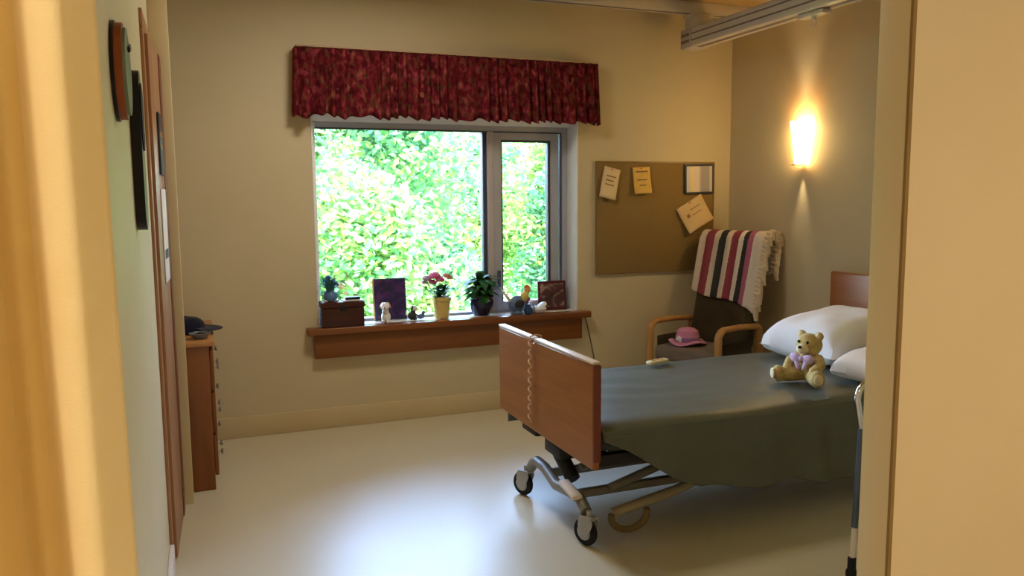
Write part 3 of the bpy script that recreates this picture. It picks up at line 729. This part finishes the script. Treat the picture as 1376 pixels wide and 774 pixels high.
m = MB(); m.tube([L((1.69+.09*math.cos(a), 2.93, .125+.07*math.sin(a))) for a in [PI*(.95+1.1*k/16) for k in range(17)]], .015, 10); m.build('brake_pedal', mottled('pedal_olive', (112, 92, 56), (126, 106, 66), 5, .5, 0), bed)
for (x, y, rz) in ((1.48, 3.60, .45), (1.505, 2.95, .4), (3.30, 3.60, .6), (3.30, 2.95, .3)):
    R_ = Matrix.Translation(Vector((x, y, 0))-bo) @ Matrix.Rotation(rz, 4, 'Z')
    m = MB(); m.lathe([(.0, -.014), (.038, -.014), (.056, -.012), (.061, -.006), (.061, .006), (.056, .012), (.038, .014), (0, .014)], (0, 0, 0), 28, (0, PI/2, 0))
    bmesh.ops.transform(m.bm, matrix=R_ @ Matrix.Translation((0, .02, .0615)), verts=m.bm.verts)
    wh = m.build('caster', M_rubber, bed)
    m = MB(); m.lathe([(.0, -.017), (.030, -.017), (.036, -.0145), (.036, .0145), (.030, .017), (0, .017)], (0, 0, 0), 24, (0, PI/2, 0))
    bmesh.ops.transform(m.bm, matrix=R_ @ Matrix.Translation((0, .02, .0615)), verts=m.bm.verts)
    m.build('hub', M_castergrey, wh)
    m = MB()
    for s in (-1, 1): m.prism([(-.01, .05), (.03, .05), (.045, .09), (.04, .125), (-.03, .135), (-.035, .11)], .005, Matrix(((0, 0, 1, s*.022-.0025), (1, 0, 0, 0), (0, 1, 0, 0), (0, 0, 0, 1))))
    m.box((-.0245, -.03, .122), (.0245, .035, .135), .003); m.tube([(0, 0, .135), (0, 0, .16)], .012, 12)
    bmesh.ops.transform(m.bm, matrix=R_, verts=m.bm.verts)
    m.build('fork', M_castergrey, wh)
# coiled cord running down the middle of the foot board
pts = []
for k in range(170):
    t = k/169; a = t*2*PI*9
    pts.append((FX-.026-.006+.006*math.cos(a), yc-.005+.013*math.sin(a)+.01*t, .83-.40*t))
cc = thing('coiled_cord', 'wavy tan cord hanging down the middle of the bed foot board', 'cord', (0, 0, 0))
MB().tube([(FX+.03, yc, .80), (FX+.026, yc, .846), (FX, yc, .852), (FX-.03, yc, .845)]+pts, .0042, 6).build('coil', M_cord, cc)
# bed cover
def cover_f(u, v):
    x = FX+.032+(3.28-FX-.032)*u
    # v: near hem -> over the top -> far hem
    hem = .505-.27*min(1, u/.27)-.085*min(1, max(0, u-.27)/.6)+.010*math.sin(u*26)
    hem = max(.15, hem)
    yn, yf = NY+.012, FY-.012
    zt = BT+.014+.004*math.sin(u*9+1)+.007*noise.noise(Vector((x*2.2+v*3, v*26, 0)))+.003*noise.noise(Vector((x*7, v*50, 4)))
    if v < .42:
        t = v/.42; bulge = .018*math.sin(u*34+1.5*math.sin(u*9))*(1-t)
        return Vector((x, yn-.010-.012*(1-t)-bulge*.8, hem+(zt-.02-hem)*t))
    if v > .75:
        t = (v-.75)/.25; return Vector((x, yf+.008+.01*t, zt-.02-.24*t))
    t = (v-.42)/.33
    rr = min(t, 1-t)
    e = 0 if rr > .04 else (1-rr/.04)
    return Vector((x, yn+(yf-yn)*t-.006*e*(1 if t < .5 else -1), zt-.018*e*e))
bc = MB().grid(cover_f, 120, 80).build('bed_cover', M_cover, mods=(('SOLIDIFY', dict(thickness=.006)),))
tag(bc, 'dark olive green cover spread over the bed and hanging down its side', 'bed cover')
# pillows
def pillow_bm(m, w_, l_, h_, n=32, sag=.0, seed=0):
    def f(sgn):
        def g(u, v):
            x, y = 2*u-1, 2*v-1
            k = max(0, (1-x**4)*(1-y**4))**.42
            px = x*(1-.06*(1-y*y)*abs(x)**3) ; py = y*(1-.06*(1-x*x)*abs(y)**3)
            z = (h_*.62 if sgn > 0 else -h_*.33)*k*(1+.10*noise.noise(Vector((x*1.8+seed, y*1.8, sgn))))
            return Vector((px*w_*.5, py*l_*.5, z))
        return g
    m.grid(f(1), n, n); m.grid(f(-1), n, n)
    bmesh.ops.remove_doubles(m.bm, verts=m.bm.verts, dist=.0005)
    return m
pw = thing('pillow', 'large white pillow propped against the head board', 'pillow', (3.385, 3.52, .678), 0)
pw.rotation_euler = (0, -.13, .06)
pillow_bm(MB(), .66, .56, .25).build('pillow_case', M_pillow, pw)
p2 = thing('pillow', 'smaller cream pillow lying in front of the white pillow near the bed edge', 'pillow', (3.20, 3.03, .625), 0)
p2.rotation_euler = (.0, -.04, .30)
pillow_bm(MB(), .46, .30, .15, seed=4).build('pillow_case', M_pillow2, p2)
# teddy bear
tb = thing('teddy_bear', 'honey coloured teddy bear with a lilac bow sitting on the bed', 'teddy bear', (2.82, 3.11, BT+.028), -2.88)
m = MB()
m.ball((0, 0, .075), (.062, .066, .078)); m.ball((.008, 0, .185), (.062, .064, .058))
for s in (-1, 1):
    m.ball((-.0, s*.048, .232), (.012, .026, .024), u=14, v=10)
    m.tube([(.01, s*.05, .125), (.04, s*.085, .095), (.07, s*.075, .07)], [.028, .027, .026], 12); m.ball((.072, s*.073, .068), .027, u=14, v=10)
m.tube([(.02, -.035, .035), (.08, -.06, .034), (.12, -.085, .036)], [.038, .036, .034], 12); m.ball((.13, -.09, .042), (.030, .036, .044), (0, 0, -.5), 14, 10)
m.tube([(.02, .035, .035), (.07, .07, .034), (.10, .105, .036)], [.038, .036, .034], 12); m.ball((.108, .115, .042), (.030, .036, .044), (0, 0, .7), 14, 10)
bb = m.build('body', M_bear, tb, mods=(('REMESH', dict(mode='VOXEL', voxel_size=.006, use_smooth_shade=True)), ('SMOOTH', dict(iterations=4, factor=.5))))
mz = MB().ball((.064, 0, .172), (.026, .032, .026)).build('muzzle', M_bear_lt, tb)
MB().ball((.089, 0, .182), (.007, .011, .008), u=12, v=8).build('nose', M_black, mz)
for s in (-1, 1):
    MB().ball((.062, s*.024, .205), .0075, u=12, v=8).build('eye', M_black, tb)
    MB().ball((.011, s*.048, .233), (.006, .016, .015), u=12, v=8).build('inner_ear', M_bear_lt, tb)
MB().ball((.158, -.104, .044), (.006, .022, .028), (0, 0, -.5), 14, 10).build('foot_pad', M_bear_lt, tb)
MB().ball((.132, .136, .044), (.006, .022, .028), (0, 0, .7), 14, 10).build('foot_pad', M_bear_lt, tb)
m = MB()
for s in (-1, 1): m.ball((.068, s*.034, .122), (.014, .034, .024), (s*.3, 0, 0), 14, 10); m.ball((.075, s*.022, .092), (.006, .012, .028), (-s*.4, 0, 0), 12, 8)
m.ball((.074, 0, .122), .013, u=12, v=8); m.build('ribbon_bow', M_bow, tb)
# hand control at the far edge of the bed
hc = thing('hand_control', 'small cream hand control lying at the far edge of the bed', 'remote control', (2.36, 3.79, BT+.024), .3)
MB().box((-.075, -.022, 0), (.075, .022, .022), .008, 3).build('case', M_cream, hc)
m = MB()
for k in range(3): m.box((-.05+.035*k, -.012, .0225), (-.028+.035*k, .012, .025), .001)
m.build('buttons', M_chair_wood, hc)

# ------------------------------------------------------------------ armchair with blanket and hat
wv = Vector((-.33, .944)); ang = math.atan2(-.33, -.944)    # chair faces local +X
ch = thing('armchair', 'high-backed armchair with bent wood arms in the far corner', 'armchair', (3.35, 4.735, 0), ang)
def side(y):
    pts = [(.27, y, 0), (.272, y, .30), (.272, y, .52)]
    pts += [p+Vector((0, y, 0)) for p in arc((.202, 0, .535), .07, 0, PI/2, 8)]
    pts += [(.0, y, .603), (-.16, y, .590)]
    pts += [p+Vector((0, y, 0)) for p in arc((-.17, 0, .545), .045, PI/2, PI, 6)]
    pts += [(-.225, y, .3), (-.25, y, 0)]
    return pts
for y in (.29, -.29):
    m = MB(); m.tube(side(y), .021, 12)
    for v in m.bm.verts: v.co.y = y+(v.co.y-y)*1.35
    m.build('arm_frame', M_chair_wood, ch)
for s in (-1, 1):
    m = MB(); m.box((-.16, s*.2655-.002, .36), (.22, s*.2655+.002, .50), .001); m.build('side_panel', M_chair_fab, ch)
m = MB(); m.box((-.20, -.262, .335), (.27, .262, .44), .035, 4); m.build('seat', M_chair_seat, ch)
m = MB(); m.tube([(.24, -.28, .30), (.24, .28, .30)], .018, 12); m.tube([(-.22, -.28, .30), (-.22, .28, .30)], .018, 12); m.build('cross_rail', M_chair_wood, ch)
m = MB(); m.rbox((.12, .50, .80), (-.255, 0, .80), (0, -.23, 0), .045, 4); m.build('backrest', M_chair_fab, ch)
# blanket over the back
bkx = lambda z: -.255-.234*(z-.80)
def blanket_f(u, v):
    y = -.262+.54*u
    top = 1.232; fr = bkx(0)*0
    ln_front = .385+.016*math.sin(u*7)+.11*u
    s = v*(ln_front+.14+.26)
    w2 = .006*math.sin(u*40+v*3)
    if s < ln_front:                       # hem of the front up to the top
        z = top-.035-(ln_front-s)
        x = bkx(z)+.079+.012*(1-s/ln_front)+w2
    elif s < ln_front+.14:
        t = (s-ln_front)/.14; a = PI*t
        x = bkx(top)+.079*math.cos(a); z = top-.035+.052*math.sin(a)+.3*w2
    else:
        z = top-.035-(s-ln_front-.14); x = bkx(z)-.072-.5*w2
    return Vector((x, y, z))
bk = thing('crochet_blanket', 'striped crochet blanket in cream, mauve and charcoal draped over the armchair back', 'blanket', (3.35, 4.735, 0), ang)
MB().grid(blanket_f, 90, 50, uv=True).build('striped_cloth', M_stripes, bk, mods=(('SOLIDIFY', dict(thickness=.007)),))
m = MB()
for k in range(30):
    v = .012+k*.033
    if v > .99: break
    p = blanket_f(1, v); q = p+Vector((.008*math.sin(k*2.1), .024+.012*random.random(), -.006))
    m.tube([p, q, q+Vector((.004*math.cos(k), .010, -.045-.03*random.random()))], [.018, .022, .014], 8)
m.build('fringe', M_fringe, bk)
ht = thing('hat', 'pink sun hat with a purple band on the armchair seat', 'hat', (3.235, 4.80, .4415), 0)
m = MB(); m.lathe([(.135, .006), (.132, .012), (.105, .018), (.088, .022), (.084, .06), (.074, .10), (.05, .118), (.0, .123)], seg=36); 
for v in m.bm.verts:
    r = math.hypot(v.co.x, v.co.y)
    if r > .1: v.co.z += .012+.012*math.sin(3*math.atan2(v.co.y, v.co.x))
m.build('hat_body', M_hat, ht)
MB().lathe([(.0885, .026), (.0895, .028), (.0865, .056), (.085, .058)], seg=36).build('hat_band', M_hatband, ht)
m = MB()
for k in range(5): m.ball((-.088+.004*k, -.02+.02*math.cos(k*1.3)*.6, .045+.012*math.sin(k*1.3)), .014, u=10, v=8)
m.build('flower_trim', M_china, ht)

# ------------------------------------------------------------------ walker behind the partition
wk = thing('walking_frame', 'metal walking frame half hidden behind the partition, looped grip and black tip', 'walker', (2.36, 2.31, 0))
def leg(x, y, lean=0): return [(x-lean*.02, y, .04), (x, y, .62)]
for (x, y) in ((.0, 0), (.46, 0), (.0, -.42), (.46, -.42)):
    nm = 'leg'
    m = MB(); m.tube([(x-.014, y, .20), (x, y, .60)], .0125, 12); lg = m.build(nm, mottled('walker_blue_grey', (88, 100, 116), (100, 112, 128), 5, .35, 0, metal=.6), wk)
    m = MB(); m.tube([(x-.02, y, .05), (x-.0145, y, .1995)], .011, 12); m.build('extension', M_edge, lg)
    m = MB(); m.lathe([(.022, 0), (.022, .02), (.016, .03), (.016, .075), (.0115, .078)], (x-.021, y, 0.0005), 18); m.build('rubber_tip', M_rubber, lg)
for y in (0, -.42):
    pts = [(.0, y, .60)]+arc((.04, y, .72), .065, PI*1.1, PI*.35, 14)+[(.2, y, .80), (.40, y, .80)]+arc((.40, y, .74), .06, PI/2, 0, 8)+[(.46, y, .60)]
    m = MB(); m.tube(pts, .0125, 12); m.build('side_bow', M_chrome, wk)
    m = MB(); m.tube([(.13, y, .79), (.30, y, .80)], .0175, 14); m.build('grip', M_rubber, wk)
m = MB(); m.tube([(.46, 0, .45), (.46, -.42, .45)], .011, 12); m.tube([(.46, 0, .30), (.46, -.42, .30)], .011, 12); m.build('cross_bar', M_steel, wk)

# ------------------------------------------------------------------ ceiling lamps (out of the frame, curtain-side hall lamp is an added fill)
def lamp(name, label, x, y, w_, l_, e, col, size):
    t = thing(name, label, 'ceiling light', (x, y, ZC))
    MB().box((-w_/2, -l_/2, -.05), (w_/2, l_/2, -.001), .008).build('housing', M_shell, t)
    MB().box((-w_/2+.02, -l_/2+.02, -.056), (w_/2-.02, l_/2-.02, -.0505), .002).build('diffuser', M_diffuser, t)
    li = bpy.data.lights.new(name+'_tube', 'AREA'); li.shape = 'RECTANGLE'; li.size = w_-.06; li.size_y = l_-.06; li.energy = e; li.color = col
    o = bpy.data.objects.new(name+'_tube', li); COL.objects.link(o); o.location = (x, y, ZC-.062); return t
lamp('ceiling_light', 'flat warm ceiling light in the hall in front of the partition', 2.6, -.75, .5, .5, 46, (1, .92, .78), .5)
lamp('ceiling_light', 'added warm fill light on the hall ceiling, brightening the curtain', -1.25, -.15, .5, .5, 39, (1, .92, .78), .5)  # invented second hall lamp, put in to brighten the curtain
lamp('ceiling_light', 'flat warm ceiling light in the room near the window wall', 1.0, 3.9, .5, .5, 18, (1, .91, .76), .5)

# ------------------------------------------------------------------ outside: lawn and trees
gr = MB().box((-25, YB+WT+.3, -3.2), (35, 45, -3.0)).build('lawn', M_ground); struct(gr, 'green lawn outside the window', 'lawn')
def tree(label, x, y, h0, R_, mat, nleaf, seed, size=.13):
    rng = random.Random(seed)
    t = thing('broadleaf_tree', label, 'tree', (x, y, -3), rng.random()*6)
    zc = h0+3
    m = MB(); m.tube([(0, 0, 0), (.05, .03, zc*.45), (-.05, .05, zc*.8), (0, 0, zc+R_*.5)], [.17, .14, .10, .03], 12)
    limbs = []
    for k in range(9):
        a = k*2.4; z0 = zc*.45+(zc*.55)*k/9
        d = Vector((math.cos(a), math.sin(a), .45+.3*rng.random())).normalized()
        ln = R_*rng.uniform(.6, .95)
        p0 = Vector((0, .03, z0)); p1 = p0+d*ln*.5+Vector((0, 0, .06)); p2 = p0+d*ln
        m.tube([p0, p1, p2], [.055, .035, .012], 8); limbs.append(p2)
    m.build('trunk', M_trunk, t)
    blobs = [(p, R_*rng.uniform(.38, .55)) for p in limbs]
    for k in range(22):
        d = Vector((rng.gauss(0, 1), rng.gauss(0, 1), rng.gauss(0, .9))).normalized()
        blobs.append((Vector((0, 0, zc))+Vector((d.x*R_*.75, d.y*R_*.75, d.z*R_*1.15)), R_*rng.uniform(.32, .5)))
    verts = []; faces = []; mi = []
    tone = [rng.choice((0, 0, 1, 2)) for _ in blobs]
    for k in range(nleaf):
        bi = rng.randrange(len(blobs)); c, r = blobs[bi]; mi.append(tone[bi])
        d = Vector((rng.gauss(0, 1), rng.gauss(0, 1), rng.gauss(0, 1))).normalized()
        p = c+d*r*(rng.random()**.35)
        ax = Vector((rng.gauss(0, 1), rng.gauss(0, 1), rng.gauss(0, .6))).normalized(); ay = ax.cross(Vector((rng.gauss(0, 1), rng.gauss(0, 1), rng.gauss(0, 1)))).normalized()
        s = size*rng.uniform(.6, 1.3); b = len(verts)
        verts += [p-ax*s, p-ay*s*.5, p+ax*s, p+ay*s*.5]; faces.append((b, b+1, b+2, b+3))
    me = bpy.data.meshes.new('foliage'); me.from_pydata([v[:] for v in verts], [], faces); [me.materials.append(q) for q in (mat, M_tree2, M_tree3)]
    me.polygons.foreach_set('material_index', mi)
    o = bpy.data.objects.new('foliage', me); COL.objects.link(o); o.parent = t
    o['kind'] = 'stuff'
    return t
TR = [
 ('bright green tree nearest the window, filling the big pane', 2.0, 11.6, 1.1, M_tree1),
 ('cool green tree nearest the window, seen through the casement pane', 7.0, 11.9, 1.0, M_tree3),
 ('yellow-green tree farther back, seen between the two nearest trees', 4.5, 16.0, 1.3, M_tree2),
 ('pale green tree farther back at the left edge of the window view', -.6, 16.0, 1.2, M_tree1),
 ('spring green tree farther back at the right edge of the window view', 9.7, 16.4, 1.4, M_tree1),
 ('tall cool green tree at the back of the big pane', 2.0, 20.6, 2.2, M_tree3),
 ('tall yellow-green tree at the back of the casement pane', 7.1, 20.8, 2.2, M_tree2),
]
for i, (lb, x, y, h0, mt) in enumerate(TR):
    tree(lb, x, y, h0, 1.95, mt, 42000 if y < 14 else 26000, 40+i, .066 if y < 14 else .08)

# ------------------------------------------------------------------ daylight
wd = bpy.data.worlds.new('World'); SC.world = wd; wd.use_nodes = True
nt_ = wd.node_tree; bg = nt_.nodes['Background']
sky = nt_.nodes.new('ShaderNodeTexSky'); sky.sky_type = 'NISHITA'; sky.sun_disc = False; sky.sun_elevation = math.radians(52); sky.sun_rotation = math.radians(190)
sky.air_density = 1.0; sky.dust_density = 2.0
nt_.links.new(sky.outputs['Color'], bg.inputs['Color']); bg.inputs['Strength'].default_value = 8.6
su = bpy.data.lights.new('sun', 'SUN'); su.energy = 3; su.angle = math.radians(3); su.color = (1, .97, .9)
so = bpy.data.objects.new('sun', su); COL.objects.link(so); so.location = (0, -10, 20); so.rotation_euler = (math.radians(42), 0, math.radians(-14))
po = bpy.data.lights.new('window_portal', 'AREA'); po.shape = 'RECTANGLE'; po.size = WX1-WX0; po.size_y = WZ1-WZ0; po.cycles.is_portal = True
pp = bpy.data.objects.new('window_portal', po); COL.objects.link(pp); pp.location = ((WX0+WX1)/2, YB+WT+.02, (WZ0+WZ1)/2); pp.rotation_euler = (-PI/2, 0, 0)

# ------------------------------------------------------------------ camera
yaw, pitch, roll, f = 0.3738045, 0.11283088, -0.0085357, 1070.0
cy, sy = math.cos(yaw), math.sin(yaw)
fw = Vector((sy*math.cos(pitch), cy*math.cos(pitch), -math.sin(pitch))); rt = Vector((cy, -sy, 0)); up = rt.cross(fw)
r2 = rt*math.cos(roll)+up*math.sin(roll); u2 = up*math.cos(roll)-rt*math.sin(roll)
cam = bpy.data.cameras.new('camera'); cam.sensor_width = 36; cam.sensor_fit = 'HORIZONTAL'; cam.lens = f/1376*36; cam.clip_start = .02
co = bpy.data.objects.new('camera', cam); COL.objects.link(co)
co.matrix_world = Matrix(((r2.x, u2.x, -fw.x, 0), (r2.y, u2.y, -fw.y, 0), (r2.z, u2.z, -fw.z, 1.5), (0, 0, 0, 1)))
SC.camera = co
SC.view_settings.view_transform = 'Standard'; SC.view_settings.look = 'None'; SC.view_settings.gamma = 1; SC.view_settings.use_curve_mapping = False
SC.view_settings.exposure = 0.1
SC.cycles.max_bounces = 10; SC.cycles.diffuse_bounces = 6; SC.cycles.transparent_max_bounces = 12
SC.cycles.use_denoising = True
